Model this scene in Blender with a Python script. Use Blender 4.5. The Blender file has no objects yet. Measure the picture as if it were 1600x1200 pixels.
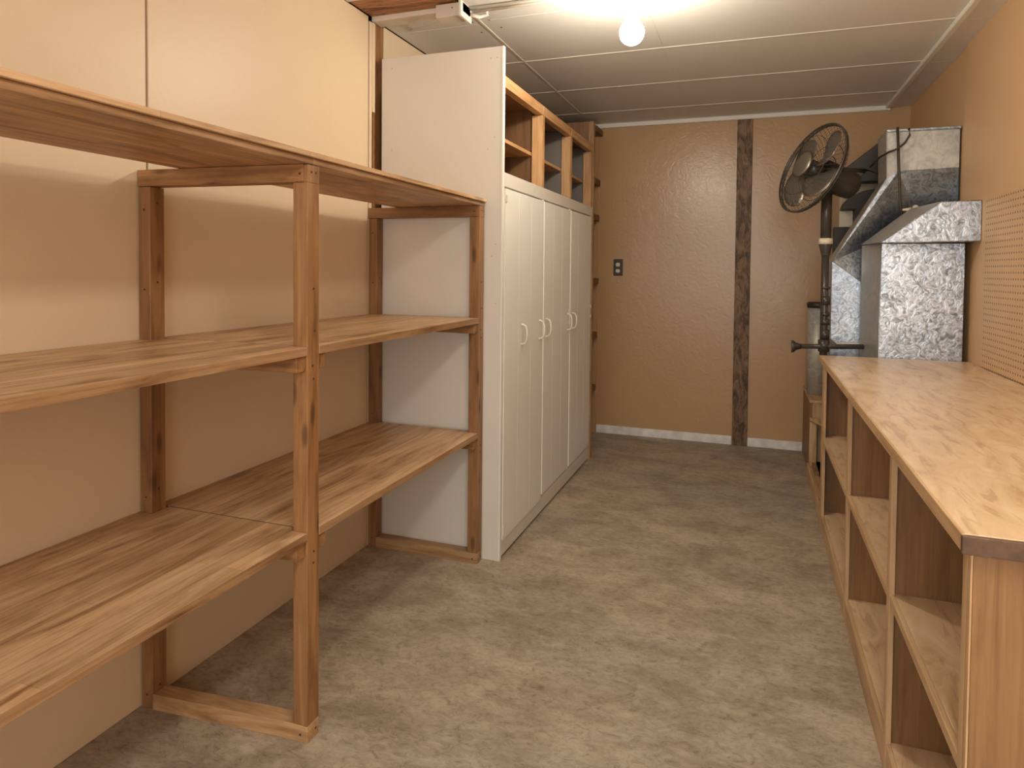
import bpy, bmesh, math, random
from mathutils import Vector, Matrix
random.seed(7)
S = bpy.context.scene
COL = S.collection

# ------------------------------------------------------------------ camera
cd = bpy.data.cameras.new('camera'); cam = bpy.data.objects.new('camera', cd); COL.objects.link(cam)
cd.sensor_width = 36.0; cd.lens = 1049.4853/1600*36.0
cd.shift_x = (800-796.6789)/1600; cd.shift_y = (451.1217-600)/1600
cd.clip_start = 0.02
Rv = Vector((0.94043916, 0.33984031, 0.0090961)); Fv = Vector((-0.33946708, 0.94017705, -0.02879602)); Uv = Vector((-0.01833799, 0.02399308, 0.99954392))
cam.matrix_world = Matrix(((Rv.x, Uv.x, -Fv.x, 0), (Rv.y, Uv.y, -Fv.y, 0), (Rv.z, Uv.z, -Fv.z, 1.2447), (0, 0, 0, 1)))
S.camera = cam
# ------------------------------------------------------------------ light
w = bpy.data.worlds.new('world'); S.world = w; w.use_nodes = True
w.node_tree.nodes['Background'].inputs[0].default_value = (0.85, 0.9, 1, 1)
w.node_tree.nodes['Background'].inputs[1].default_value = 0.3
BULB_STRENGTH = 180.0
BULB_COLOR = (1.0, 0.915, 0.765)
def area(name, loc, rot, sx, sy, power, color):
    l = bpy.data.lights.new(name, 'AREA'); l.shape = 'RECTANGLE'; l.size = sx; l.size_y = sy
    l.energy = power; l.color = color
    o = bpy.data.objects.new(name, l); COL.objects.link(o); o.location = loc; o.rotation_euler = rot
    return o
# added cool fill light, unseen behind the camera; the near wall is closed
area('rear_fill', (-0.2, -1.75, 1.45), (math.radians(90), 0, 0), 2.2, 1.9, 37.0, (0.88, 0.95, 1.0))
# added overhead fill, out of view above the aisle; no lamp is built
area('overhead_fill', (0.25, 0.35, 2.33), (0, 0, 0), 0.25, 0.9, 17.0, (1.0, 0.94, 0.82))
S.view_settings.view_transform = 'Standard'; S.view_settings.look = 'None'
S.view_settings.gamma = 1; S.view_settings.use_curve_mapping = False
S.view_settings.exposure = 0.45

# ------------------------------------------------------------------ materials
def newmat(name):
    m = bpy.data.materials.new(name); m.use_nodes = True
    nt = m.node_tree; b = nt.nodes['Principled BSDF']
    return m, nt, b
def N(nt, t, **kw):
    n = nt.nodes.new(t)
    for k, v in kw.items(): setattr(n, k, v)
    return n
def L(nt, a, b): nt.links.new(a, b)
def coords(nt, scale=(1, 1, 1), rand=True, rot=(0,0,0)):
    tc = N(nt, 'ShaderNodeTexCoord'); mp = N(nt, 'ShaderNodeMapping'); mp.inputs['Scale'].default_value = scale
    mp.inputs['Rotation'].default_value = rot
    if rand:
        oi = N(nt, 'ShaderNodeObjectInfo'); mu = N(nt, 'ShaderNodeMath', operation='MULTIPLY'); mu.inputs[1].default_value = 37.0
        ad = N(nt, 'ShaderNodeVectorMath', operation='ADD')
        L(nt, oi.outputs['Random'], mu.inputs[0]); L(nt, tc.outputs['Object'], ad.inputs[0]); L(nt, mu.outputs[0], ad.inputs[1])
        L(nt, ad.outputs[0], mp.inputs[0])
    else:
        L(nt, tc.outputs['Object'], mp.inputs[0])
    return mp.outputs[0]
def noise(nt, vec, scale, detail=4, rough=0.5, dist=0.0):
    n = N(nt, 'ShaderNodeTexNoise'); n.inputs['Scale'].default_value = scale; n.inputs['Detail'].default_value = detail
    n.inputs['Roughness'].default_value = rough; n.inputs['Distortion'].default_value = dist
    L(nt, vec, n.inputs['Vector']); return n.outputs['Fac']
def ramp(nt, fac, stops):
    r = N(nt, 'ShaderNodeValToRGB'); e = r.color_ramp.elements
    e[0].position = stops[0][0]; e[0].color = (*stops[0][1], 1)
    e[1].position = stops[-1][0]; e[1].color = (*stops[-1][1], 1)
    for p, c in stops[1:-1]:
        x = e.new(p); x.color = (*c, 1)
    L(nt, fac, r.inputs[0]); return r.outputs[0]
def mix(nt, a, b, fac, mode='MIX'):
    m = N(nt, 'ShaderNodeMix', data_type='RGBA', blend_type=mode)
    if isinstance(fac, (int, float)): m.inputs[0].default_value = fac
    else: L(nt, fac, m.inputs[0])
    for s, v in ((m.inputs[6], a), (m.inputs[7], b)):
        if isinstance(v, tuple): s.default_value = (*v, 1)
        else: L(nt, v, s)
    return m.outputs[2]
def bump(nt, b, h, strength, dist=0.01):
    n = N(nt, 'ShaderNodeBump'); n.inputs['Strength'].default_value = strength; n.inputs['Distance'].default_value = dist
    L(nt, h, n.inputs['Height']); L(nt, n.outputs[0], b.inputs['Normal'])
def sc(axis, along, across):
    return tuple(along if i == axis else across for i in range(3))
def wood(name, axis, light, mid, dark, rough=0.5, knots=0.5, grain=1.0, streak=9.0, coarse=2.6):
    m, nt, b = newmat(name)
    v1 = coords(nt, sc(axis, 1.0, streak))
    n1 = noise(nt, v1, coarse*grain, 6, 0.6, 0.9)
    base = ramp(nt, n1, [(0.28, dark), (0.47, mid), (0.66, light)])
    v2 = coords(nt, sc(axis, 1.5, 55.0))
    n2 = noise(nt, v2, 2.5*grain, 5, 0.65, 0.3)
    fine = ramp(nt, n2, [(0.3, (0.62, 0.56, 0.5)), (0.55, (1, 1, 1)), (0.8, (1.0, 1.0, 1.0))])
    c = mix(nt, base, fine, 0.5, 'MULTIPLY')
    v3 = coords(nt, sc(axis, 4.5, 15.0))
    vo = N(nt, 'ShaderNodeTexVoronoi'); vo.inputs['Scale'].default_value = 1.15; L(nt, v3, vo.inputs['Vector'])
    kf = ramp(nt, vo.outputs['Distance'], [(0.0, (1, 1, 1)), (0.12, (0.8, 0.8, 0.8)), (0.22, (0, 0, 0))])
    kd = tuple(x*0.38 for x in dark)
    km = N(nt, 'ShaderNodeMath', operation='MULTIPLY'); km.inputs[1].default_value = knots; L(nt, kf, km.inputs[0])
    c = mix(nt, c, kd, km.outputs[0])
    oi = N(nt, 'ShaderNodeObjectInfo')
    mr = N(nt, 'ShaderNodeMapRange'); mr.inputs[3].default_value = 0.9; mr.inputs[4].default_value = 1.1
    L(nt, oi.outputs['Random'], mr.inputs[0])
    hs = N(nt, 'ShaderNodeHueSaturation'); L(nt, mr.outputs[0], hs.inputs['Value']); L(nt, c, hs.inputs['Color'])
    L(nt, hs.outputs[0], b.inputs['Base Color'])
    b.inputs['Roughness'].default_value = rough
    bump(nt, b, n2, 0.12, 0.003)
    return m
OAK = ((0.55, 0.35, 0.18), (0.40, 0.225, 0.10), (0.235, 0.115, 0.045))
PINE = ((0.39, 0.20, 0.080), (0.29, 0.138, 0.050), (0.16, 0.066, 0.021))
BIRCH = ((0.70, 0.47, 0.26), (0.61, 0.39, 0.205), (0.43, 0.24, 0.11))
FRESH = ((0.62, 0.37, 0.18), (0.52, 0.29, 0.13), (0.37, 0.185, 0.075))
PLYB = ((0.25, 0.135, 0.06), (0.20, 0.10, 0.042), (0.14, 0.066, 0.026))
M = {}
def W(kind, axis):
    key = (kind, axis)
    if key not in M:
        p = dict(oak=(OAK, 0.5, 0.25), pine=(PINE, 0.5, 0.75), birch=(BIRCH, 0.42, 0.12), fresh=(FRESH, 0.5, 0.35), ply=(PLYB, 0.6, 0.15))[kind]
        M[key] = wood('%s_wood_%s' % (kind, 'xyz'[axis]), axis, *p[0], rough=p[1], knots=p[2])
    return M[key]

def shelf_wood():
    m, nt, b = newmat('laminated_shelf_wood')
    # narrow staves running along Y
    v1 = coords(nt, (7.0, 0.9, 7.0)); n1 = noise(nt, v1, 2.0, 7, 0.62, 1.6)
    base = ramp(nt, n1, [(0.30, (0.25, 0.125, 0.052)), (0.41, (0.45, 0.27, 0.135)), (0.54, (0.58, 0.37, 0.20)), (0.68, (0.68, 0.46, 0.27))])
    v2 = coords(nt, (60.0, 1.6, 60.0)); n2 = noise(nt, v2, 2.0, 4, 0.6)
    fine = ramp(nt, n2, [(0.34, (0.52, 0.44, 0.38)), (0.52, (1, 1, 1))])
    c = mix(nt, base, fine, 0.55, 'MULTIPLY')
    tc = N(nt, 'ShaderNodeTexCoord'); mp = N(nt, 'ShaderNodeMapping'); mp.inputs['Rotation'].default_value = (0, 0, math.pi/2)
    L(nt, tc.outputs['Object'], mp.inputs[0])
    br = N(nt, 'ShaderNodeTexBrick'); br.inputs['Scale'].default_value = 1.0; br.inputs['Brick Width'].default_value = 0.46; br.inputs['Row Height'].default_value = 0.052
    br.inputs['Mortar Size'].default_value = 0.0006; br.inputs['Color1'].default_value = (0.80, 0.77, 0.74, 1); br.inputs['Color2'].default_value = (1.08, 1.05, 1.03, 1)
    br.inputs['Mortar'].default_value = (0.6, 0.52, 0.45, 1); br.inputs['Bias'].default_value = 0.0
    L(nt, mp.outputs[0], br.inputs['Vector'])
    c = mix(nt, c, br.outputs['Color'], 0.8, 'MULTIPLY')
    v3 = coords(nt, (9.0, 3.2, 9.0)); vo = N(nt, 'ShaderNodeTexVoronoi'); vo.inputs['Scale'].default_value = 0.8; L(nt, v3, vo.inputs['Vector'])
    kf = ramp(nt, vo.outputs['Distance'], [(0.0, (0.6, 0.6, 0.6)), (0.09, (0.4, 0.4, 0.4)), (0.17, (0, 0, 0))])
    c = mix(nt, c, (0.12, 0.05, 0.02), kf)
    L(nt, c, b.inputs['Base Color']); b.inputs['Roughness'].default_value = 0.42
    bump(nt, b, n2, 0.1, 0.002)
    return m
SHELF = shelf_wood()

def bench_top():
    m, nt, b = newmat('varnished_plywood_top')
    v1 = coords(nt, (5.0, 1.5, 5.0), rot=(0, 0, 0.5)); n1 = noise(nt, v1, 2.2, 7, 0.62, 1.3)
    base = ramp(nt, n1, [(0.3, (0.50, 0.31, 0.16)), (0.42, (0.68, 0.47, 0.28)), (0.56, (0.76, 0.555, 0.35)), (0.72, (0.82, 0.63, 0.42))])
    v2 = coords(nt, (18.0, 3.0, 18.0), rot=(0, 0, 0.5)); n2 = noise(nt, v2, 2.0, 4, 0.6, 1.0)
    fine = ramp(nt, n2, [(0.36, (0.62, 0.53, 0.45)), (0.46, (1, 1, 1))])
    c = mix(nt, base, fine, 0.55, 'MULTIPLY')
    L(nt, c, b.inputs['Base Color'])
    v3 = coords(nt, (1, 1, 1)); n3 = noise(nt, v3, 9, 3, 0.5)
    mr = N(nt, 'ShaderNodeMapRange'); mr.inputs[3].default_value = 0.25; mr.inputs[4].default_value = 0.42; L(nt, n3, mr.inputs[0]); L(nt, mr.outputs[0], b.inputs['Roughness'])
    bump(nt, b, n2, 0.06, 0.002)
    return m
def paint(name, col, rough=0.5, var=0.06, bumps=0.0, bscale=30.0, blot=1.5, spec=0.5):
    m, nt, b = newmat(name)
    v = coords(nt, (1, 1, 1), rand=False); n = noise(nt, v, blot, 5, 0.6)
    lo = tuple(c*(1-var) for c in col); hi = tuple(min(1, c*(1+var)) for c in col)
    L(nt, ramp(nt, n, [(0.3, lo), (0.7, hi)]), b.inputs['Base Color'])
    b.inputs['Roughness'].default_value = rough
    b.inputs['Specular IOR Level'].default_value = spec
    if bumps:
        nb = noise(nt, v, bscale, 4, 0.55, 1.2); bump(nt, b, nb, bumps, 0.01)
    return m
M_wall = paint('cream_wall_paint', (0.74, 0.58, 0.40), 0.42, 0.035, 0.10, 14)
M_wallback = paint('tan_wall_paint', (0.51, 0.315, 0.160), 0.27, 0.05, 0.16, 22)
M_wallright = paint('light_tan_panel_paint', (0.66, 0.42, 0.225), 0.5, 0.04, 0.08, 14)
M_ceil = paint('off_white_ceiling_board', (0.78, 0.745, 0.69), 0.6, 0.04, 0.05, 20)
M_strip = paint('white_joint_strip', (0.78, 0.72, 0.62), 0.5, 0.03)
M_trim = paint('white_trim_paint', (0.82, 0.78, 0.70), 0.45, 0.05)
M_base = paint('scuffed_white_baseboard', (0.78, 0.75, 0.70), 0.5, 0.18, 0.1, 30, 14)
M_white = paint('cabinet_white_paint', (0.74, 0.69, 0.61), 0.45, 0.03, 0.04, 25)
M_door = paint('door_white_paint', (0.88, 0.855, 0.80), 0.4, 0.04, 0.04, 25)
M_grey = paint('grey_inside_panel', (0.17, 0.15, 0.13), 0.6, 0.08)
M_bracket = paint('painted_metal_box', (0.66, 0.60, 0.52), 0.45, 0.05)
M_dark = paint('dark_switch_plate', (0.045, 0.028, 0.015), 0.4, 0.1)
M_cream = paint('cream_plastic', (0.75, 0.66, 0.50), 0.4, 0.03)
M_handle = paint('handle_white_metal', (0.70, 0.66, 0.58), 0.3, 0.03)
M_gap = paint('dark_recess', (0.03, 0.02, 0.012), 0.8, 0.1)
M_screw = paint('dark_screw_metal', (0.05, 0.03, 0.02), 0.5, 0.1)
M_black = paint('black_sheet_metal', (0.036, 0.028, 0.021), 0.45, 0.15)
M_fan = paint('brown_black_fan_enamel', (0.055, 0.045, 0.036), 0.25, 0.15)
M_cord = paint('dark_cable_jacket', (0.06, 0.045, 0.03), 0.5, 0.1)
M_porc = paint('white_porcelain', (0.85, 0.83, 0.78), 0.25, 0.02)
M_walnut = paint('dark_edge_band', (0.13, 0.075, 0.045), 0.45, 0.35, 0.05, 30, 30)
M_beige = paint('beige_enamel_casing', (0.55, 0.43, 0.30), 0.5, 0.05)

def blade_mat():
    m, nt, b = newmat('smoky_fan_blade'); b.inputs['Base Color'].default_value = (0.24, 0.205, 0.165, 1)
    b.inputs['Metallic'].default_value = 0.7; b.inputs['Roughness'].default_value = 0.35; return m
M_blade = blade_mat()
def galv(name, c0, c1, rough, scale=26.0, metal=0.85, bmp=0.35):
    m, nt, b = newmat(name)
    v = coords(nt, (1, 1, 1)); n = noise(nt, v, scale, 5, 0.65, 2.2)
    n0 = noise(nt, v, 4.0, 3, 0.5, 0.5)
    c = ramp(nt, n, [(0.34, c0), (0.62, c1)])
    c = mix(nt, c, ramp(nt, n0, [(0.35, (0.82, 0.84, 0.88)), (0.65, (1, 0.98, 0.95))]), 0.8, 'MULTIPLY')
    L(nt, c, b.inputs['Base Color']); b.inputs['Metallic'].default_value = metal; b.inputs['Roughness'].default_value = rough
    bump(nt, b, n, bmp, 0.01)
    return m
M_galv = galv('galvanised_sheet', (0.22, 0.25, 0.285), (0.80, 0.87, 0.94), 0.28, 28, 0.92, 0.2)
M_galvs = galv('smooth_sheet', (0.52, 0.50, 0.47), (0.62, 0.60, 0.57), 0.45, 8, 0.7, 0.05)
M_galv2 = galv('dull_galvanised_sheet', (0.24, 0.27, 0.30), (0.58, 0.64, 0.69), 0.36, 26, 0.9, 0.2)
M_pipe = galv('galvanised_pipe', (0.47, 0.45, 0.40), (0.66, 0.64, 0.58), 0.45, 14, 0.3, 0.12)

def concrete():
    m, nt, b = newmat('stained_concrete')
    v = coords(nt, (1, 1.6, 1), rand=False)
    n1 = noise(nt, v, 3.6, 10, 0.74, 0.5); n2 = noise(nt, v, 24, 10, 0.85, 1.2); n3 = noise(nt, v, 0.9, 3, 0.5)
    c = ramp(nt, n1, [(0.30, (0.27, 0.212, 0.15)), (0.44, (0.355, 0.29, 0.215)), (0.54, (0.42, 0.355, 0.27)), (0.70, (0.50, 0.435, 0.345))])
    f = ramp(nt, n2, [(0.36, (0.50, 0.45, 0.40)), (0.48, (0.97, 0.96, 0.95)), (0.62, (1.25, 1.23, 1.2))])
    c = mix(nt, c, f, 0.9, 'MULTIPLY')
    g = ramp(nt, n3, [(0.35, (0.86, 0.88, 0.90)), (0.65, (1.08, 1.04, 1.0))])
    c = mix(nt, c, g, 1.0, 'MULTIPLY')
    L(nt, c, b.inputs['Base Color']); b.inputs['Roughness'].default_value = 0.55
    b.inputs['Specular IOR Level'].default_value = 0.35
    bump(nt, b, n2, 0.25, 0.01)
    return m
M_conc = concrete()
def rustic():
    m, nt, b = newmat('rustic_dark_board')
    v = coords(nt, (8, 8, 3.0)); n = noise(nt, v, 2.6, 8, 0.75, 0.8)
    c = ramp(nt, n, [(0.34, (0.025, 0.014, 0.008)), (0.45, (0.09, 0.047, 0.023)), (0.52, (0.20, 0.11, 0.055)), (0.64, (0.30, 0.18, 0.095))])
    L(nt, c, b.inputs['Base Color']); b.inputs['Roughness'].default_value = 0.6; bump(nt, b, n, 0.3, 0.01)
    return m
M_rustic = rustic()
def joist():
    m, nt, b = newmat('knotty_joist')
    v = coords(nt, (1.6, 9, 9)); n = noise(nt, v, 2.6, 6, 0.6, 2.5)
    c = ramp(nt, n, [(0.36, (0.10, 0.035, 0.012)), (0.46, (0.30, 0.13, 0.05)), (0.6, (0.46, 0.22, 0.09))])
    L(nt, c, b.inputs['Base Color']); b.inputs['Roughness'].default_value = 0.5
    return m
M_joist = joist()
def peg():
    m, nt, b = newmat('pegboard')
    tc = N(nt, 'ShaderNodeTexCoord'); sp = N(nt, 'ShaderNodeSeparateXYZ'); L(nt, tc.outputs['Object'], sp.inputs[0])
    def cell(s, off):
        a = N(nt, 'ShaderNodeMath', operation='MULTIPLY_ADD'); a.inputs[1].default_value = 1/0.0254; a.inputs[2].default_value = off; L(nt, s, a.inputs[0])
        f = N(nt, 'ShaderNodeMath', operation='FRACT'); L(nt, a.outputs[0], f.inputs[0])
        g = N(nt, 'ShaderNodeMath', operation='SUBTRACT'); g.inputs[1].default_value = 0.5; L(nt, f.outputs[0], g.inputs[0])
        h = N(nt, 'ShaderNodeMath', operation='POWER'); h.inputs[1].default_value = 2; 
        ab = N(nt, 'ShaderNodeMath', operation='ABSOLUTE'); L(nt, g.outputs[0], ab.inputs[0]); L(nt, ab.outputs[0], h.inputs[0]); return h.outputs[0]
    s = N(nt, 'ShaderNodeMath', operation='ADD'); L(nt, cell(sp.outputs[1], 0.0), s.inputs[0]); L(nt, cell(sp.outputs[2], 0.3), s.inputs[1])
    lt = N(nt, 'ShaderNodeMath', operation='LESS_THAN'); lt.inputs[1].default_value = 0.032; L(nt, s.outputs[0], lt.inputs[0])
    v = coords(nt, (1, 1, 1), rand=False); n = noise(nt, v, 3, 4)
    c = ramp(nt, n, [(0.3, (0.60, 0.375, 0.19)), (0.7, (0.69, 0.45, 0.245))])
    c = mix(nt, c, (0.10, 0.05, 0.02), lt.outputs[0])
    L(nt, c, b.inputs['Base Color']); b.inputs['Roughness'].default_value = 0.5
    return m
M_peg = peg()
def bulb_mat():
    m, nt, b = newmat('lit_bulb_glass'); b.inputs['Base Color'].default_value = (1, 1, 1, 1)
    b.inputs['Emission Color'].default_value = (*BULB_COLOR, 1); b.inputs['Emission Strength'].default_value = BULB_STRENGTH
    return m
M_bulb = bulb_mat()
M_benchtop = bench_top()

# ------------------------------------------------------------------ mesh helpers (world coordinates, stored relative to parent root)
class MB:
    def __init__(s): s.bm = bmesh.new()
    def box(s, x0, x1, y0, y1, z0, z1, bev=0.0):
        t = bmesh.new(); bmesh.ops.create_cube(t, size=1.0)
        for v in t.verts: v.co = Vector(((x0+x1)/2+v.co.x*(x1-x0), (y0+y1)/2+v.co.y*(y1-y0), (z0+z1)/2+v.co.z*(z1-z0)))
        if bev: bmesh.ops.bevel(t, geom=t.edges[:], offset=bev, segments=1, affect='EDGES')
        return s.add(t)
    def add(s, t):
        me = bpy.data.meshes.new('tmp'); t.to_mesh(me); t.free(); s.bm.from_mesh(me); bpy.data.meshes.remove(me); return s
    def prism(s, pts, z0, z1, axis=2, bev=0.0):
        """pts polygon; axis = extrusion axis; pts are the other two coords in order"""
        t = bmesh.new()
        def mk(p, q):
            if axis == 2: return Vector((p[0], p[1], q))
            if axis == 1: return Vector((p[0], q, p[1]))
            return Vector((q, p[0], p[1]))
        a = [t.verts.new(mk(p, z0)) for p in pts]; b = [t.verts.new(mk(p, z1)) for p in pts]
        t.faces.new(a); t.faces.new(b[::-1])
        n = len(pts)
        for i in range(n): t.faces.new((a[i], a[(i+1) % n], b[(i+1) % n], b[i])[::-1])
        bmesh.ops.recalc_face_normals(t, faces=t.faces)
        if bev: bmesh.ops.bevel(t, geom=t.edges[:], offset=bev, segments=1, affect='EDGES')
        return s.add(t)
    def poly(s, verts, faces):
        t = bmesh.new(); vs = [t.verts.new(v) for v in verts]
        for f in faces: t.faces.new([vs[i] for i in f])
        for v in [v for v in vs if not v.link_faces]: t.verts.remove(v)
        bmesh.ops.recalc_face_normals(t, faces=t.faces)
        return s.add(t)
    def tube(s, pts, r, n=10, closed=False, cap=True):
        t = bmesh.new(); pts = [Vector(p) for p in pts]; rings = []; k = len(pts)
        up = Vector((0.123, 0.456, 0.88)).normalized()
        for i, p in enumerate(pts):
            if closed: d = pts[(i+1) % k]-pts[(i-1) % k]
            else: d = pts[min(i+1, k-1)]-pts[max(i-1, 0)]
            d.normalize(); a = d.cross(up)
            if a.length < 1e-3: a = d.cross(Vector((1, 0, 0)))
            a.normalize(); b = d.cross(a)
            rr = r[i] if isinstance(r, (list, tuple)) else r
            rings.append([t.verts.new(p+a*rr*math.cos(2*math.pi*j/n)+b*rr*math.sin(2*math.pi*j/n)) for j in range(n)])
        m = k if closed else k-1
        for i in range(m):
            A, B = rings[i], rings[(i+1) % k]
            for j in range(n): t.faces.new((A[j], A[(j+1) % n], B[(j+1) % n], B[j]))
        if cap and not closed: t.faces.new(rings[0][::-1]); t.faces.new(rings[-1])
        bmesh.ops.recalc_face_normals(t, faces=t.faces)
        for f in t.faces: f.smooth = len(f.verts) == 4
        return s.add(t)
    def lathe(s, prof, c=(0, 0, 0), n=32, mat=None):
        """prof: (r, z) list around Z"""
        t = bmesh.new(); rings = []
        for r, z in prof:
            if r < 1e-6: rings.append([t.verts.new((0, 0, z))])
            else: rings.append([t.verts.new((r*math.cos(2*math.pi*j/n), r*math.sin(2*math.pi*j/n), z)) for j in range(n)])
        for A, B in zip(rings, rings[1:]):
            for j in range(n):
                if len(A) == 1 and len(B) == 1: continue
                if len(A) == 1: t.faces.new((A[0], B[j], B[(j+1) % n]))
                elif len(B) == 1: t.faces.new((A[j], A[(j+1) % n], B[0]))
                else: t.faces.new((A[j], A[(j+1) % n], B[(j+1) % n], B[j]))
        bmesh.ops.recalc_face_normals(t, faces=t.faces)
        for f in t.faces: f.smooth = True
        mt = Matrix.Translation(Vector(c))
        if mat is not None: mt = mt @ mat
        bmesh.ops.transform(t, matrix=mt, verts=t.verts)
        return s.add(t)
    def build(s, name, material, parent=None, label=None, kind=None):
        org = world_loc(parent) if parent else Vector((0, 0, 0))
        if org.length: bmesh.ops.translate(s.bm, vec=-org, verts=s.bm.verts)
        me = bpy.data.meshes.new(name); s.bm.to_mesh(me); s.bm.free(); me.materials.append(material)
        o = bpy.data.objects.new(name, me); COL.objects.link(o)
        if parent: o.parent = parent
        if label: o['label'] = label
        if kind: o['kind'] = kind
        return o
def world_loc(p):
    v = Vector((0, 0, 0))
    while p: v = v + p.location; p = p.parent
    return v
def B(name, mat, parent, x0, x1, y0, y1, z0, z1, bev=0.0015, label=None):
    return MB().box(x0, x1, y0, y1, z0, z1, bev).build(name, mat, parent, label)
def thing(name, label, cat, loc, group=None):
    o = bpy.data.objects.new(name, None); COL.objects.link(o); o.location = loc; o.empty_display_size = 0.1
    o['label'] = label; o['category'] = cat
    if group: o['group'] = group
    return o
def tag(o, label, cat, group=None):
    o['label'] = label; o['category'] = cat
    if group: o['group'] = group
    return o
def struct(o): o['kind'] = 'structure'; return o
def screw(mb, p, axis, r=0.004):
    """small flat screw head, disc normal along axis"""
    t = bmesh.new(); bmesh.ops.create_cone(t, segments=8, radius1=r, radius2=r*0.8, depth=0.002, cap_ends=True)
    R = {0: Matrix.Rotation(math.pi/2, 4, 'Y'), 1: Matrix.Rotation(math.pi/2, 4, 'X'), 2: Matrix.Identity(4)}[axis]
    bmesh.ops.transform(t, matrix=Matrix.Translation(Vector(p)) @ R, verts=t.verts); mb.add(t)

# ================================================================== SETTING
D = 5.06; XL = -1.605; XR = 0.955; YN = -1.9; ZC = 2.35
struct(B('floor', M_conc, None, XL-0.1, XR+0.1, YN-0.1, D+0.1, -0.1, 0.0, 0))
# left wall: backing with separate panels
wl = struct(B('wall_left', M_gap, None, XL-0.10, XL-0.025, YN, D, 0, ZC+0.15, 0))
B('wall_panel', M_wall, wl, XL-0.02, XL, YN, 1.434, 0.0, ZC, 0.002)
B('wall_panel', M_wall, wl, XL-0.02, XL, 1.442, 2.588, 0.0, ZC, 0.002)
B('wall_panel', M_wall, wl, XL-0.02, XL, 2.72, D, 0.0, ZC-0.003, 0.002)
B('filler_strip', M_wall, wl, XL-0.02, XL+0.004, 2.592, 2.612, 0.0, ZC-0.02, 0.001)
B('filler_strip', M_wall, wl, XL-0.02, XL+0.008, 2.612, 2.632, 1.937, ZC-0.02, 0.001)
B('stud', W('pine', 2), wl, XL-0.022, XL-0.004, 2.634, 2.715, 0.0, ZC-0.01, 0.001, 'bare reddish-brown wooden stud')
# back wall
wb = struct(B('wall_back', M_wallback, None, XL-0.1, XR+0.1, D, D+0.1, 0, ZC+0.1, 0))
stripe = B('batten_board', M_rustic, wb, -0.119, -0.017, D-0.018, D, 0.002, 2.318, 0.002, 'dark rough-sawn vertical board')
struct(B('baseboard_back', M_base, None, -1.11, -0.122, D-0.014, D, 0.0, 0.062, 0.003))
struct(B('baseboard_back_right', M_base, None, -0.014, 0.345, D-0.014, D, 0.0, 0.062, 0.003))
# right wall
wr = struct(B('wall_right', M_wallright, None, XR, XR+0.1, YN, D, 0, ZC+0.1, 0))
B('wall_panel', M_wallright, wr, XR-0.012, XR, YN, 3.79, 0.0, ZC-0.004, 0.002)
pegb = B('pegboard_panel', M_peg, None, XR-0.020, XR-0.0125, 0.2, 3.415, 0.842, 1.565, 0.001)
tag(pegb, 'tan perforated pegboard panel fixed on the right wall above the long workbench', 'pegboard')
# near wall behind the camera
struct(B('wall_near', M_wall, None, XL-0.1, XR+0.1, YN-0.1, YN, 0, ZC+0.1, 0))
# ceiling
cl = struct(B('ceiling', M_gap, None, XL-0.1, XR+0.1, YN-0.1, D+0.1, ZC+0.14, ZC+0.2, 0))
B('ceiling_backing', M_gap, cl, -1.19, XR+0.05, YN, D, ZC+0.015, ZC+0.03, 0)
ys = [YN, -0.25, 0.36, 0.97, 1.58, 2.19, 2.80, 3.416, 4.045, 4.663, D]
xs = [-1.162, -0.437, 0.822]
for a, b in zip(ys, ys[1:]):
    for c, d in zip(xs, xs[1:]):
        B('ceiling_panel', M_ceil, cl, c+0.0015, d-0.0015, a+0.0015, b-0.0015, ZC, ZC+0.014, 0.001)
    B('ceiling_panel', M_ceil, cl, 0.8235, XR, a+0.0015, b-0.0015, ZC-0.012, ZC+0.012, 0.001)
for a, b in [(YN, -0.25), (-0.25, 0.97), (0.97, 2.43), (2.695, 2.83), (2.83, 3.416), (3.416, 4.045), (4.045, 4.663), (4.663, D)]:
    B('ceiling_panel', M_ceil, cl, XL+0.002, -1.1635, a+0.0015, b-0.0015, ZC, ZC+0.014, 0.001)
for y in ys[1:-1]:
    B('joint_strip', M_strip, cl, -1.155 if y != 2.80 else -0.75, 0.822, y-0.006, y+0.006, ZC-0.003, ZC, 0.001)
for y in (3.416, 4.045, 4.663): B('joint_strip', M_strip, cl, XL+0.002, -1.17, y-0.006, y+0.006, ZC-0.003, ZC, 0.001)
B('joint_strip', M_strip, cl, -1.170, -1.158, 2.73, 4.66, ZC-0.003, ZC, 0.001)
B('joint_strip', M_strip, cl, -0.439, -0.434, 2.75, D, ZC-0.0015, ZC, 0.0005)
B('joist', M_joist, cl, XL, -1.175, 2.435, 2.612, ZC+0.004, ZC+0.13, 0.002, 'exposed knotty wooden joist')
B('ceiling_batten', M_strip, cl, XL, -1.172, 2.612, 2.69, ZC-0.016, ZC+0.014, 0.002)
struct(B('trim_1', M_trim, None, 0.806, 0.836, YN, D, ZC-0.022, ZC, 0.004))
struct(B('trim_2', M_trim, None, -1.15, 0.836, D-0.02, D, ZC-0.032, ZC, 0.004))
struct(B('trim_3', M_wallback, None, -1.150, -1.112, D-0.018, D, 0.0, ZC-0.06, 0.002))

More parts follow.
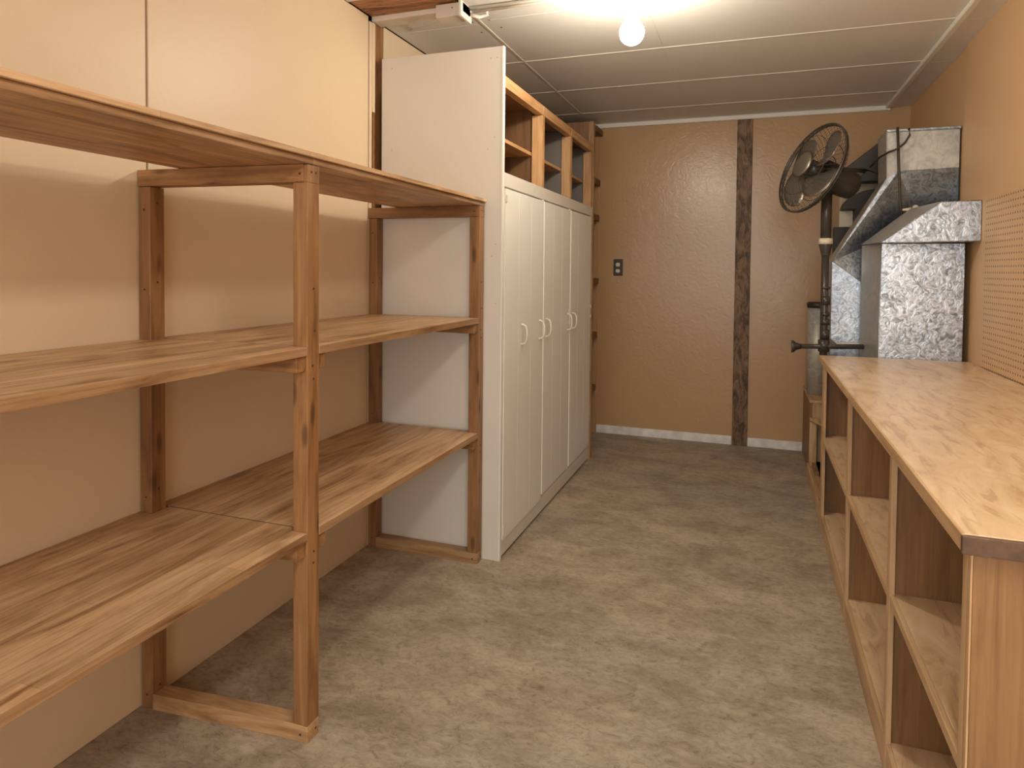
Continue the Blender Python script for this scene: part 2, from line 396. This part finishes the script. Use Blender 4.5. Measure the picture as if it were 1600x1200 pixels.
# ceiling wiring
jb = thing('junction_box', 'painted metal junction box on ceiling beside the exposed joist', 'junction box', (-1.21, 2.60, ZC))
MB().prism([(-1.265, 2.345), (-1.265, 2.292), (-1.155, 2.292), (-1.142, 2.306), (-1.142, 2.345)], 2.56, 2.64, 1, 0.002).build('housing', M_bracket, jb)
B('cover_plate', M_strip, jb, -1.155, -1.142, 2.545, 2.655, 2.285, 2.348, 0.002)
mbs = MB(); screw(mbs, (-1.19, 2.559, 2.325), 1, 0.003); mbs.build('screw', M_screw, jb)
wire = MB().tube([(-1.27, 2.61, 2.310), (-1.32, 2.65, 2.312), (-1.40, 2.72, 2.330), (-1.47, 2.77, 2.342), (-1.517, 2.80, 2.349)], 0.0035, 6).build('loose_wire', M_bracket, None)
tag(wire, 'thin loose wire from the ceiling box towards the left wall', 'wire')
cdt = thing('ceiling_conduit', 'pair of painted conduits running across ceiling to the bare bulb fitting', 'conduit', (-0.85, 2.65, ZC))
MB().tube([(-1.14, 2.655, 2.338), (-0.9, 2.655, 2.340), (-0.52, 2.655, 2.342)], 0.008, 8).build('pipe', M_bracket, cdt)
MB().tube([(-1.14, 2.63, 2.338), (-0.9, 2.632, 2.340), (-0.52, 2.640, 2.342)], 0.006, 8).build('pipe', M_bracket, cdt)
MB().tube([(-1.142, 2.64, 2.320), (-1.11, 2.66, 2.312), (-1.085, 2.69, 2.33), (-1.075, 2.65, 2.346)], 0.008, 8).build('connector_clip', M_strip, cdt)
mbs = MB()
for (x, y) in [(-1.20, 2.80), (-1.12, 2.80), (-1.20, 2.74), (-1.10, 2.90), (-1.21, 2.93), (-1.18, 2.60)]: screw(mbs, (x, y, ZC-0.0005), 2, 0.0045)
mbs.build('nail_head', M_screw, cl, kind='stuff')

# bulb fitting
BX, BY = -0.452, 2.60
lf = thing('ceiling_lamp', 'bare lit globe bulb in a white porcelain ceiling holder', 'lamp', (BX, BY, ZC))
MB().lathe([(0, 2.35), (0.052, 2.35), (0.057, 2.305), (0.052, 2.296), (0.046, 2.295), (0, 2.295)], (BX, BY, 0)).build('mounting_ring', M_black, lf, 'dark mounting ring')
MB().lathe([(0, 2.2945), (0.048, 2.2945), (0.044, 2.280), (0.028, 2.272), (0.0275, 2.246), (0.025, 2.245), (0.025, 2.239), (0.0, 2.239)], (BX, BY, 0)).build('lamp_holder', M_porc, lf)
prof = [(0.0165, 2.240), (0.017, 2.226), (0.022, 2.210), (0.033, 2.192)]
for i in range(1, 13):
    a = math.radians(50-140*i/12); prof.append((0.047*math.cos(a), 2.155+0.048*math.sin(a)))
prof[-1] = (0.0, 2.107)
MB().lathe(prof, (BX, BY, 0), 24).build('bulb', M_bulb, lf)

# light switch on the back wall
sw = thing('light_switch', 'dark double light switch plate with two cream toggles on tan back wall', 'switch', (-0.957, D, 1.267))
MB().box(-0.992, -0.922, D-0.008, D, 1.205, 1.329, 0.003).build('switch_plate', M_dark, sw)
MB().box(-0.974, -0.942, D-0.018, D-0.006, 1.273, 1.302, 0.005).build('toggle', M_cream, sw)
MB().box(-0.974, -0.942, D-0.018, D-0.006, 1.226, 1.254, 0.005).build('toggle', M_cream, sw)
hk = MB().lathe([(0, 0), (0.010, 0), (0.009, 0.004), (0.004, 0.006), (0, 0.006)], (-0.953, D, 1.155), 12, Matrix.Rotation(math.pi/2, 4, 'X')).build('wall_anchor', M_beige, None)
tag(hk, 'small pale screw anchor in back wall just under the light switch', 'screw anchor')

# ================================================================== LEFT OPEN SHELVING
XS = -1.071
sh = thing('wooden_shelving', 'open stained wooden shelving with three deep plywood shelves along left wall', 'shelving', (-1.33, 1.44, 0))
PX0, PX1 = XS-0.045, XS
BX0, BX1 = -1.601, -1.560
pine = W('pine', 2); pinex = W('pine', 0); oakx = W('oak', 0)
frames = [(0.25, 0.298), (1.441, 1.490), (2.588, 2.638)]
SKEW = (-0.0, -0.038, 0.0)          # the middle rear post stands slightly nearer than its front post
def skewed(x0, x1, ya, yb, z0, z1, k):
    f = lambda x: SKEW[k]*min(1.0, max(0.0, (PX0-x)/(PX0-BX1)))
    xs_ = sorted({x0, x1, *[x for x in (BX1, PX0) if x0 < x < x1]})
    pts = [(x, ya+f(x)) for x in xs_]+[(x, yb+f(x)) for x in reversed(xs_)]
    return MB().prism(pts, z0, z1, 2, 0.001)
for k, (ya, yb) in enumerate(frames):
    p = MB().box(PX0, PX1, ya, yb, 0.045, 1.463, 0.0015).box(PX1-0.012, PX1, ya, yb, 1.463, 1.508, 0.0005).build('post', pine, sh)
    q = B('post', pine, sh, BX0, BX1, ya+SKEW[k], yb+SKEW[k], 0.0, 1.463)
    skewed(BX0-0.002, PX1-0.0125, ya-0.002, yb-0.004, 1.464, 1.509, k).build('top_rail', pinex, sh)
    skewed(BX1, PX1, ya, yb-0.001, 0.0, 0.0445, k).build('foot_rail', oakx, sh, 'paler worn floor rail')
    for z in (1.018, 0.535):
        if k: skewed(BX1-0.03, PX1-0.006, ya-0.037, ya-0.001, z-0.040, z-0.0005, k).build('cleat', pinex, sh)
        if k < 2: skewed(BX1-0.03, PX1-0.006, yb+0.001, yb+0.037, z-0.040, z-0.0005, k).build('cleat', pinex, sh)
    sm = MB(); ym = (ya+yb)/2
    for (dy, z) in [(-0.008, 1.49), (0.010, 1.49), (0, 1.19), (0.004, 1.08), (-0.004, 0.99), (0.0, 0.955), (0.002, 0.50), (0.0, 0.47), (0.01, 0.022)]:
        screw(sm, (PX1+0.0003, ym+dy, z), 0, 0.0035)
    for (z) in (1.485, 1.0, 0.52, 0.02): screw(sm, ((PX0+PX1)/2, ya-0.0025 if z > 1.4 else ya-0.0003, z), 1, 0.0035)
    for z in (1.42, 1.2, 0.62, 0.30, 0.06):
        screw(sm, (BX1+0.0003, ym+SKEW[k], z), 0, 0.0035); screw(sm, ((BX0+BX1)/2, ya+SKEW[k]-0.0003, z-0.02), 1, 0.0035)
    sm.build('screw_heads', M_screw, sh, kind='stuff')
g = 0.002
def left_board(y0n, y0, y1, y1n, y0b, y1b):
    # board notched round the front and the rear posts at both ends
    xa = PX0-g; xb = BX1+g; X0 = XL+0.002
    return [(XS+0.0005, y0n), (XS+0.0005, y1n), (xa, y1n), (xa, y1), (xb, y1), (xb, y1b), (X0, y1b), (X0, y0b), (xb, y0b), (xb, y0), (xa, y0), (xa, y0n)]
for zt in (1.040, 0.557):
    MB().prism(left_board(0.30, 0.275, 1.463, 1.4395, 0.30, 1.4015), zt-0.022, zt, 2, 0.0004).build('shelf_board', SHELF, sh)
    MB().prism(left_board(1.4915, 1.4670, 2.612, 2.5865, 1.4672, 2.5865), zt-0.022, zt, 2, 0.0004).build('shelf_board', SHELF, sh)
for zt in (1.040, 0.557): B('gap_shade_strip', M_gap, sh, BX1+0.002, PX0-0.004, 1.4634, 1.4666, zt-0.02, zt-0.0003, 0, 'dark strip standing in for shade between boards')  # near-black strip laid in the gap to stand in for its shade
Xb = -1.470
for (a, b) in [(0.22, 1.4645), (1.4660, 2.640)]:
    B('top_shelf_board', SHELF, sh, Xb, XS+0.001, a, b, 1.510, 1.526, 0.001)
    B('top_shelf_board', SHELF, sh, Xb, XS+0.010, a, b, 1.5265, 1.540, 0.0015)

# ================================================================== WHITE TALL CABINET
XC = -0.993; YC = 2.646; YE = 4.32
cb = thing('tall_cabinet', 'tall white painted three-door cabinet with open wooden cubbies on top', 'cabinet', (-1.3, 3.4, 0))
B('side_panel', M_white, cb, -1.572, XC-0.006, YC, YC+0.018, 0.0, 2.176, 0.001)
B('front_edge_strip', M_trim, cb, XC-0.006, XC+0.002, YC-0.001, YC+0.020, 0.0, 2.177, 0.001)
sm = MB()
for (x, z) in [(-1.02, 2.13), (-1.05, 2.13), (-1.52, 2.13), (-1.06, 1.75), (-1.03, 1.80), (-1.02, 1.35), (-1.04, 1.30), (-1.02, 1.1), (-1.52, 1.77)]: screw(sm, (x, YC-0.0003, z), 1, 0.0035)
sm.build('nail_marks', M_beige, cb, kind='stuff')
B('side_panel', M_white, cb, -1.572, XC-0.004, YE-0.018, YE, 0.0, 1.655, 0.001)
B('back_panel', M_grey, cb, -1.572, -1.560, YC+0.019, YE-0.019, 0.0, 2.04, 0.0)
B('frame_rail', M_white, cb, XC-0.018, XC, YC+0.020, YE, 1.596, 1.655, 0.0015)
B('toe_board', M_white, cb, XC-0.018, XC-0.001, YC+0.020, YE-0.02, 0.012, 0.088, 0.0015)
B('floor_shade_strip', M_gap, cb, XC-0.05, XC-0.012, YC+0.020, YE-0.02, 0.0, 0.012, 0.0)  # solid near-black strip painted as the shade under the toe board
for (a, b) in [(2.666, 2.676), (3.221, 3.246), (3.752, 3.774), (4.296, 4.3)]:
    B('stile', M_trim, cb, XC-0.018, XC-0.0005, a, b, 0.088, 1.596, 0.001)
def handle(parent, y, z, up=0.045, out=0.030):
    pts = [(XC+0.001, y, z+up)]
    for i in range(7):
        t = i/6*math.pi; pts.append((XC+0.008+(out-0.008)*math.sin(t)**0.6, y, z+up*math.cos(t)))
    pts.append((XC+0.001, y, z-up))
    o = MB().tube(pts, 0.0048, 8).build('handle', M_handle, parent)
    return o
for (a, b, zb, hs) in [(2.679, 3.218, 0.080, (2.906, 3.178)), (3.249, 3.749, 0.098, (3.292, 3.715)), (3.777, 4.292, 0.098, (3.822,))]:
    # door skin with two shallow vertical grooves
    d = MB(); wd = (b-a)/3; P = [(XC-0.016, a), (XC+0.003, a)]
    for i in (1, 2): P += [(XC+0.003, a+i*wd-0.0012), (XC+0.0018, a+i*wd), (XC+0.003, a+i*wd+0.0012)]
    P += [(XC+0.003, b), (XC-0.016, b)]; d.prism(P, zb, 1.588)
    dr = d.build('door', M_door, cb)
    for y in hs: handle(dr, y, 0.948)
    if a < 2.7: hl = [(a, a+0.014, 1.53, 1.56), (a, a+0.01, 0.10, 0.14)]
    else: hl = [(b-0.012, b, 1.0, 1.02), (b-0.012, b, 0.935, 0.955)]
    for h in hl: B('hinge', M_handle, dr, XC+0.0035, XC+0.008, *h, 0.001)
fy = W('fresh', 1); fz = W('fresh', 2)
for (a, b) in [(YC+0.021, 3.222), (3.226, 3.772), (3.776, YE)]:
    B('top_frame_rail', fy, cb, XC-0.036, XC, a, b, 2.012, 2.060, 0.0015)
for (a, b) in [(3.204, 3.244), (3.754, 3.794), (4.281, YE)]:
    B('cubby_post', fz, cb, XC-0.055, XC-0.0005, a, b, 1.656, 2.011, 0.0015)
B('cubby_floor', W('ply', 1), cb, -1.559, XC-0.02, YC+0.02, YE, 1.630, 1.648, 0.0005)
B('cubby_top', W('ply', 1), cb, -1.559, XC-0.037, YC+0.02, YE, 2.044, 2.058, 0.0005)
B('cubby_shelf', fy, cb, -1.50, XC-0.058, YC+0.02, 3.216, 1.812, 1.829, 0.001)
B('cubby_shelf', fy, cb, -1.50, XC-0.058, 3.234, 3.766, 1.812, 1.829, 0.001)
B('cubby_shelf', fy, cb, -1.50, XC-0.058, 3.784, YE-0.02, 1.812, 1.829, 0.001)
B('divider', W('ply', 2), cb, -1.559, XC-0.056, 3.217, 3.233, 1.649, 2.043, 0.0005)
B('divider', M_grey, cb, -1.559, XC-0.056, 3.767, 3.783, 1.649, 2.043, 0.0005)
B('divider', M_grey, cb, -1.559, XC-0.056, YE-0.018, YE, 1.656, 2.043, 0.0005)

# narrow shelf unit behind the cabinet
ns = thing('corner_shelving', 'narrow brown wooden shelves in back left corner behind white cabinet', 'shelving', (-1.3, 4.7, 0))
B('side_panel', W('ply', 2), ns, XL+0.003, XC-0.03, 4.326, 4.344, 0.0, 2.215, 0.001)
B('upright', W('oak', 2), ns, XC-0.030, XC+0.004, 4.325, 4.360, 0.0, 2.215, 0.001)
B('upright', W('oak', 2), ns, XC-0.10, XC-0.031, 4.345, 4.360, 2.0, 2.215, 0.001)
for (z, xf) in [ (1.925, -1.098), (1.66, -1.102), (1.185, -1.102), (0.775, -1.108), (0.372, -1.115)]:
    MB().prism([(XL+0.003, 4.345), (-1.13, 4.345), (xf, 4.40), (xf, D-0.020), (XL+0.003, D-0.020)], z-0.045, z, 2, 0.001).build('shelf', W('ply', 1), ns)

MB().prism([(XL+0.003, 4.78), (-1.13, 4.78), (-1.082, 4.83), (-1.082, D-0.020), (XL+0.003, D-0.020)], 2.255, 2.295, 2, 0.001).build('shelf', W('ply', 1), ns)

# ================================================================== WORKBENCH (right)
XB = 0.330; XW = XR-0.014; Y0 = 1.225; Y1 = 3.590
bz = W('birch', 2); by = W('birch', 1); bx = W('birch', 0)
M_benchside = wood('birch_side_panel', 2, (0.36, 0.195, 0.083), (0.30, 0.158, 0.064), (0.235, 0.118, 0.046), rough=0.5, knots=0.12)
bn = thing('workbench', 'long birch plywood workbench base with two rows of open cubbies', 'workbench', (0.64, 2.4, 0))
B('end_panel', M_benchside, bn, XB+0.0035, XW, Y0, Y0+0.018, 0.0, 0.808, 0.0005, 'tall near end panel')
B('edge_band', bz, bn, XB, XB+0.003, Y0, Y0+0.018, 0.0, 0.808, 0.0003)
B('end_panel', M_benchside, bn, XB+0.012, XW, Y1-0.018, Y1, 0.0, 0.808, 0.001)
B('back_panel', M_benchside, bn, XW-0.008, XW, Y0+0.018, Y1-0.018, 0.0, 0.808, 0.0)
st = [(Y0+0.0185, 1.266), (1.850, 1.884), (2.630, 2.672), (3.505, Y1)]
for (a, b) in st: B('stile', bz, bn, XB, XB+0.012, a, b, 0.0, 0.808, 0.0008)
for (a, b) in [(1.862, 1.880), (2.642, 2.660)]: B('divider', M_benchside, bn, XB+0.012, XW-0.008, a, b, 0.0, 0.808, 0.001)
B('top_rail', by, bn, XB-0.0006, XB+0.011, Y0+0.001, Y1-0.001, 0.797, 0.8095, 0.0005)
for (a, b, c, d) in [(Y0+0.018, 1.862, 1.266, 1.850), (1.880, 2.642, 1.884, 2.630), (2.660, Y1-0.018, 2.672, 3.505)]:
    B('shelf_board', M_benchtop, bn, XB+0.012, XW-0.008, a, b, 0.436, 0.454, 0.001)
    B('shelf_lip', by, bn, XB+0.001, XB+0.012, c, d, 0.432, 0.455, 0.0015)
    B('bottom_board', M_benchtop, bn, XB+0.012, XW-0.008, a, b, 0.062, 0.080, 0.001)
    B('bottom_rail', by, bn, XB+0.001, XB+0.012, c, d, 0.0, 0.081, 0.0015)
wt = thing('worktop', 'long varnished birch plywood worktop lying on the cubby workbench', 'worktop', (0.64, 2.4, 0.81))
MB().box(XB-0.012, XW, 1.216, 3.596, 0.810, 0.8395, 0.0015).build('top_board', M_benchtop, wt)
B('edge_strip', by, wt, XB-0.017, XB-0.012, 1.212, 3.596, 0.812, 0.8400, 0.001)
B('end_band', M_walnut, wt, XB-0.017, XW, 1.206, 1.2155, 0.810, 0.8385, 0.0008, 'dark brown end band')

# low box behind the bench
lo = thing('low_cabinet', 'low plywood cabinet on floor at back wall, beyond the workbench end', 'cabinet', (0.6, 4.6, 0))
B('top_board', by, lo, 0.344, XR-0.002, 4.49, D-0.016, 0.442, 0.458, 0.001)
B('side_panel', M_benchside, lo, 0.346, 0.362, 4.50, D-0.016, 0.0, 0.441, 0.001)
B('front_panel', bz, lo, 0.3625, XR-0.002, 4.50, 4.516, 0.08, 0.441, 0.001)
B('post', bz, lo, 0.345, 0.385, 4.455, 4.488, 0.062, 0.330, 0.001)
MB().prism([(0.346, 4.47), (0.40, 4.33), (0.56, 4.30), (0.56, 4.497), (0.346, 4.497)], 0.335, 0.350, 2, 0.001).build('small_shelf', by, lo)
B('bottom_board', by, lo, 0.346, 0.384, 3.83, 4.499, 0.045, 0.061, 0.001)
B('bottom_rail', by, lo, 0.335, 0.346, 3.60, 4.52, 0.0, 0.062, 0.001)
B('inner_step', M_benchside, lo, 0.36, 0.384, 4.25, 4.45, 0.0615, 0.085, 0.001)

# ================================================================== DUCTWORK
fd = thing('supply_duct', 'shiny galvanised duct box with sloping hood standing behind worktop', 'duct', (0.72, 3.72, 0))
MB().prism([(0.572, 3.61), (0.915, 3.61), (0.915, 3.83), (0.522, 3.83)], 0.16, 1.383, 2, 0.0015).build('duct_body', M_galv, fd)
for (x, y) in [(0.60, 3.64), (0.88, 3.64), (0.88, 3.80)]: B('foot', M_black, fd, x-0.02, x+0.02, y-0.02, y+0.02, 0.0, 0.1595, 0.001)
# hood that slopes up to the right wall
hv = [(0.552, 3.485, 1.384), (0.940, 3.485, 1.388), (0.940, 3.485, 1.566), (0.790, 3.485, 1.564), (0.517, 3.84, 1.384), (0.940, 3.84, 1.388), (0.940, 3.84, 1.566), (0.735, 3.84, 1.564)]
MB().poly(hv, [(0, 1, 2, 3), (4, 7, 6, 5), (0, 3, 7, 4), (3, 2, 6, 7), (1, 5, 6, 2), (0, 4, 5, 1)]).build('hood', M_galv, fd)
MB().poly([(0.5715, 3.6105, 0.165), (0.5715, 3.6105, 1.380), (0.521, 3.828, 1.380), (0.521, 3.828, 0.165)], [(0, 1, 2, 3)]).build('side_sheet', M_galvs, fd, 'plain brownish side sheet')
MB().poly([(hv[0][0]-0.001, 3.486, 1.3855), (0.789, 3.486, 1.566), (0.734, 3.839, 1.566), (0.516, 3.839, 1.3855)], [(0, 1, 2, 3)]).build('sloping_sheet', M_galvs, fd, 'plain brownish sloping top')
MB().tube([hv[0], hv[3], hv[2]], 0.0022, 6).tube([hv[0], hv[1]], 0.0022, 6).tube([(0.573, 3.609, 1.383), (0.573, 3.609, 0.1)], 0.0022, 6).build('folded_seam', M_galv, fd)

rd = thing('return_duct', 'dull galvanised offset duct rising tall behind the shiny duct', 'duct', (0.68, 4.05, 0))
Ya, Yb, Yt = 3.87, 4.12, 3.98
v = {'a': (0.390, Ya, 0.16), 'b': (0.390, Ya, 1.302), 'c': (0.632, Ya, 1.724), 'd': (0.626, Ya, 1.967), 'e': (0.945, Ya, 1.960), 'f': (0.945, Ya, 1.768),
     'g': (0.685, Ya, 1.760), 'h': (0.80, Yt, 1.50), 'i': (0.945, Yt, 1.50), 'j': (0.56, Ya, 1.17), 'k': (0.56, Ya, 0.16)}
keys = list(v); idx = {k: i for i, k in enumerate(keys)}
def fc(s): return [idx[k] for k in s]
m1 = MB().poly([v[k] for k in keys], [fc('cdefg')]).build('upper_face', M_pipe, rd)
MB().poly([v[k] for k in keys], [fc('gfih'), ]).build('inset_face', M_galv2, rd)
MB().poly([v[k] for k in keys], [fc('bcgh'), fc('bhj')]).build('offset_face', M_galv2, rd)
MB().poly([v[k] for k in keys], [fc('abjk')]).build('lower_face', M_galv2, rd)
bk = [(0.390, 0.16), (0.390, 1.302), (0.632, 1.724), (0.626, 1.967), (0.945, 1.960), (0.945, 0.16)]
sd = MB()
t = bmesh.new(); fr = [t.verts.new((x, Ya+0.001, z)) for x, z in bk]; ba = [t.verts.new((x, Yb, z)) for x, z in bk]
for i in range(6): t.faces.new((fr[i], fr[(i+1) % 6], ba[(i+1) % 6], ba[i]))
t.faces.new(ba[::-1]); bmesh.ops.recalc_face_normals(t, faces=t.faces); sd.add(t); sd.build('duct_casing', M_galv2, rd)
MB().tube([v['b'], v['c'], v['d']], 0.0025, 6).tube([v['c'], v['h']], 0.002, 6).tube([v['b'], v['j']], 0.002, 6).build('folded_seam', M_pipe, rd)
for (x, y) in [(0.90, 3.93), (0.90, 4.07), (0.42, 4.07)]: B('foot', M_black, rd, x-0.02, x+0.02, y-0.02, y+0.02, 0.0, 0.1595, 0.001)
B('flange', M_cream, rd, 0.385, 0.562, Ya-0.008, Ya-0.001, 0.862, 0.880, 0.001)
B('top_collar', M_galv2, rd, 0.624, 0.948, Ya-0.012, Yb, 1.955, 1.968, 0.002)
rod = MB().tube([(0.671, Ya-0.022, 1.975), (0.679, Ya-0.024, 1.80), (0.688, Ya-0.024, 1.62), (0.700, Ya-0.022, 1.53)], 0.0065, 8).build('control_rod', M_cord, None)
tag(rod, 'thin brown vertical rod in front of the tall dull duct', 'rod')
lv = MB().box(0.700, 0.752, Ya-0.030, Ya-0.024, 1.556, 1.566, 0.001).tube([(0.7, Ya-0.027, 1.561), (0.74, Ya-0.027, 1.568)], 0.005, 6)
lv.lathe([(0, -0.006), (0.014, -0.006), (0.014, 0.006), (0, 0.006)], (0.757, Ya-0.027, 1.570), 16, Matrix.Rotation(math.pi/2, 4, 'X'))
tag(lv.build('damper_lever', M_cream, None), 'pale damper lever at the foot of the brown rod', 'lever')
cb2 = MB().tube([(0.722, Ya-0.02, 1.965), (0.722, Ya-0.04, 1.93), (0.70, Ya-0.045, 1.89), (0.665, Ya-0.045, 1.862), (0.634, Ya-0.030, 1.852), (0.60, Ya+0.02, 1.835), (0.57, Ya+0.10, 1.80)], 0.0052, 8).build('power_cable', M_black, None)
tag(cb2, 'black cable looping over front of the tall dull duct', 'cable')

# furnace casing and black boots behind the tall duct
fu = thing('furnace_casing', 'beige sheet casing with black angular boots behind the pedestal fan', 'furnace', (0.65, 4.6, 0.46))
B('casing', M_beige, fu, 0.487, 0.88, 4.52, 4.90, 0.459, 1.85, 0.004)
B('lower_panel', M_black, fu, 0.452, 0.60, 4.46, 4.519, 1.20, 1.515, 0.002)
B('outlet_plate', M_cream, fu, 0.486, 0.561, 4.502, 4.519, 1.517, 1.616, 0.003, 'small cream cover plate')
MB().prism([(0.496, 1.852), (0.684, 2.006), (0.76, 2.07), (0.76, 1.84), (0.70, 1.80), (0.60, 1.842), (0.52, 1.848)], 4.36, 4.515, 1, 0.003).build('black_boot', M_black, fu)
MB().prism([(0.545, 1.770), (0.625, 1.845), (0.76, 1.84), (0.76, 1.775), (0.62, 1.775)], 4.38, 4.518, 1, 0.002).build('black_boot', M_black, fu)
arch = [(0.487, 1.618), (0.50, 1.655), (0.54, 1.695), (0.60, 1.722), (0.70, 1.742), (0.70, 1.50), (0.565, 1.50), (0.563, 1.618)]
MB().prism(arch, 4.42, 4.518, 1, 0.002).build('black_boot', M_black, fu)

# vertical pipe standing on the low cabinet
gp = thing('flue_pipe', 'galvanised cylinder with dark cap standing upright on the low cabinet', 'pipe', (0.405, 4.75, 0.458))
MB().lathe([(0, 0.459), (0.064, 0.459), (0.064, 1.015), (0, 1.015)], (0.405, 4.75, 0), 28).build('pipe_body', M_pipe, gp)
MB().lathe([(0, 1.016), (0.068, 1.016), (0.071, 1.03), (0.071, 1.045), (0.060, 1.052), (0, 1.052)], (0.405, 4.75, 0), 28).build('cap', M_black, gp)

# ================================================================== PEDESTAL FAN
FX, FY = 0.348, 3.78
fn = thing('pedestal_fan', 'black pedestal fan on tall pole standing behind the workbench end', 'fan', (FX, FY, 0.0))
MB().tube([(FX+0.05, FY, 0.08), (FX+0.05, FY, 0.70), (FX+0.035, FY, 0.76), (FX, FY, 0.82), (FX, FY, 1.02), (FX, FY, 1.355)], 0.0185, 16).build('lower_pole', M_fan, fn)
for z, r, h in [(1.165, 0.022, 0.012), (1.10, 0.023, 0.045), (1.03, 0.022, 0.02), (0.99, 0.023, 0.03), (0.925, 0.0225, 0.05)]:
    MB().lathe([(0.018, z-h/2), (r, z-h/2), (r, z+h/2), (0.018, z+h/2)], (FX+0.005, FY, 0), 20).build('pole_coupling', M_fan, fn)
MB().tube([(FX, FY, 1.405), (FX, FY, 1.69)], 0.026, 20).build('upper_pole', M_fan, fn)
MB().lathe([(0.02, 1.33), (0.024, 1.35), (0.032, 1.385), (0.032, 1.39), (0.0, 1.39)], (FX, FY, 0), 24).build('pole_socket', M_fan, fn)
MB().lathe([(0, 1.388), (0.033, 1.388), (0.033, 1.417), (0, 1.417)], (FX, FY, 0), 24).build('collar', M_cream, fn, 'cream plastic collar ring')
MB().lathe([(0, 0.0), (0.045, 0.0), (0.045, 0.012), (0.026, 0.02), (0.024, 0.085), (0, 0.085)], (FX+0.05, FY, 0), 28).build('floor_flange', M_fan, fn)
fb = MB().tube([(0.215, FY-0.03, 0.862), (0.530, FY-0.01, 0.872)], 0.0125, 12)
fb.tube([(0.195, FY-0.031, 0.861), (0.207, FY-0.031, 0.861), (0.218, FY-0.031, 0.862), (0.24, FY-0.031, 0.862)], [0.032, 0.030, 0.019, 0.0135], 16)
fb.lathe([(0, 0.84), (0.027, 0.84), (0.027, 0.90), (0, 0.90)], (FX, FY-0.014, 0), 16)
fb.poly([(0.37, FY-0.03, 0.872), (0.40, FY-0.03, 0.872), (0.405, FY-0.03, 0.885), (0.38, FY-0.03, 0.905), (0.37, FY, 0.872), (0.40, FY, 0.872), (0.405, FY, 0.885), (0.38, FY, 0.905)],
        [(0, 1, 2, 3), (4, 7, 6, 5), (0, 4, 5, 1), (1, 5, 6, 2), (2, 6, 7, 3), (3, 7, 4, 0)])
fb.build('cross_bar', M_fan, fn, 'black horizontal bar with flared end')
HC = Vector((0.264, 3.665, 1.762)); nrm = Vector((-0.805, -0.485, 0.343)).normalized()
q = nrm.to_track_quat('Z', 'Y').to_matrix().to_4x4(); FM = Matrix.Translation(HC) @ q
RF = 0.232
def loc(mb): bmesh.ops.transform(mb.bm, matrix=FM, verts=mb.bm.verts); return mb
def circ(r, z, n=48): return [(r*math.cos(2*math.pi*i/n), r*math.sin(2*math.pi*i/n), z) for i in range(n)]
gr = MB()
gr.tube(circ(RF, 0.0), 0.0055, 6, True)
for r, z in ((0.07, 0.052), (0.155, 0.038)): gr.tube(circ(r, z), 0.0016, 4, True)
for i in range(54):
    a = 2*math.pi*i/54; P = []
    for k in range(6):
        tt = k/5; r = 0.062+(RF-0.062)*tt; aa = a+0.30*tt
        P.append((r*math.cos(aa), r*math.sin(aa), 0.053*(1-tt**3)))
    gr.tube(P, 0.0009, 4, cap=False)
loc(gr).build('front_grille', M_fan, fn)
gr = MB(); gr.tube(circ(RF-0.003, -0.012), 0.005, 6, True); gr.tube(circ(0.15, -0.058), 0.0018, 4, True); gr.tube(circ(0.09, -0.068), 0.002, 4, True)
for i in range(54):
    a = 2*math.pi*i/54; P = []
    for k in range(7):
        tt = k/6; r = 0.07+(RF-0.07)*tt; P.append((r*math.cos(a), r*math.sin(a), -0.060*(1-tt**4)-0.010))
    gr.tube(P, 0.0010, 4, cap=False)
loc(gr).build('rear_grille', M_fan, fn)
loc(MB().lathe([(0, 0.060), (0.045, 0.059), (0.064, 0.054), (0.066, 0.048), (0, 0.046)], n=28)).build('grille_cap', M_blade, fn)
loc(MB().lathe([(0, 0.022), (0.04, 0.02), (0.045, -0.04), (0, -0.04)], n=24)).build('hub', M_fan, fn)
for k in range(4):
    a0 = k*math.pi/2+0.5; vs = []; fs = []; nr, na = 7, 7
    for i in range(nr):
        tt = i/(nr-1); r = 0.04+0.172*tt; wdt = 0.62+0.50*math.sin(math.pi*min(1, tt*0.8+0.15))
        for j in range(na):
            s = j/(na-1)-0.5; a = a0+s*wdt*1.25+0.45*tt
            rr = r*(1-0.10*(2*s)**2*tt)
            vs.append((rr*math.cos(a), rr*math.sin(a), -0.010-0.045*s*(1-0.3*tt)))
    for i in range(nr-1):
        for j in range(na-1):
            p = i*na+j; fs.append((p, p+1, p+na+1, p+na))
    mb = MB(); mb.poly(vs, fs); bmesh.ops.solidify(mb.bm, geom=mb.bm.faces[:], thickness=0.003)
    for f in mb.bm.faces: f.smooth = True
    loc(mb).build('blade', M_blade, fn)
loc(MB().lathe([(0, -0.060), (0.062, -0.060), (0.070, -0.07), (0.072, -0.20), (0.066, -0.245), (0.045, -0.262), (0, -0.262)], n=28)).build('motor_housing', M_black, fn)
B('tilt_bracket', M_fan, fn, FX-0.02, FX+0.035, FY-0.025, FY+0.03, 1.66, 1.71, 0.006)
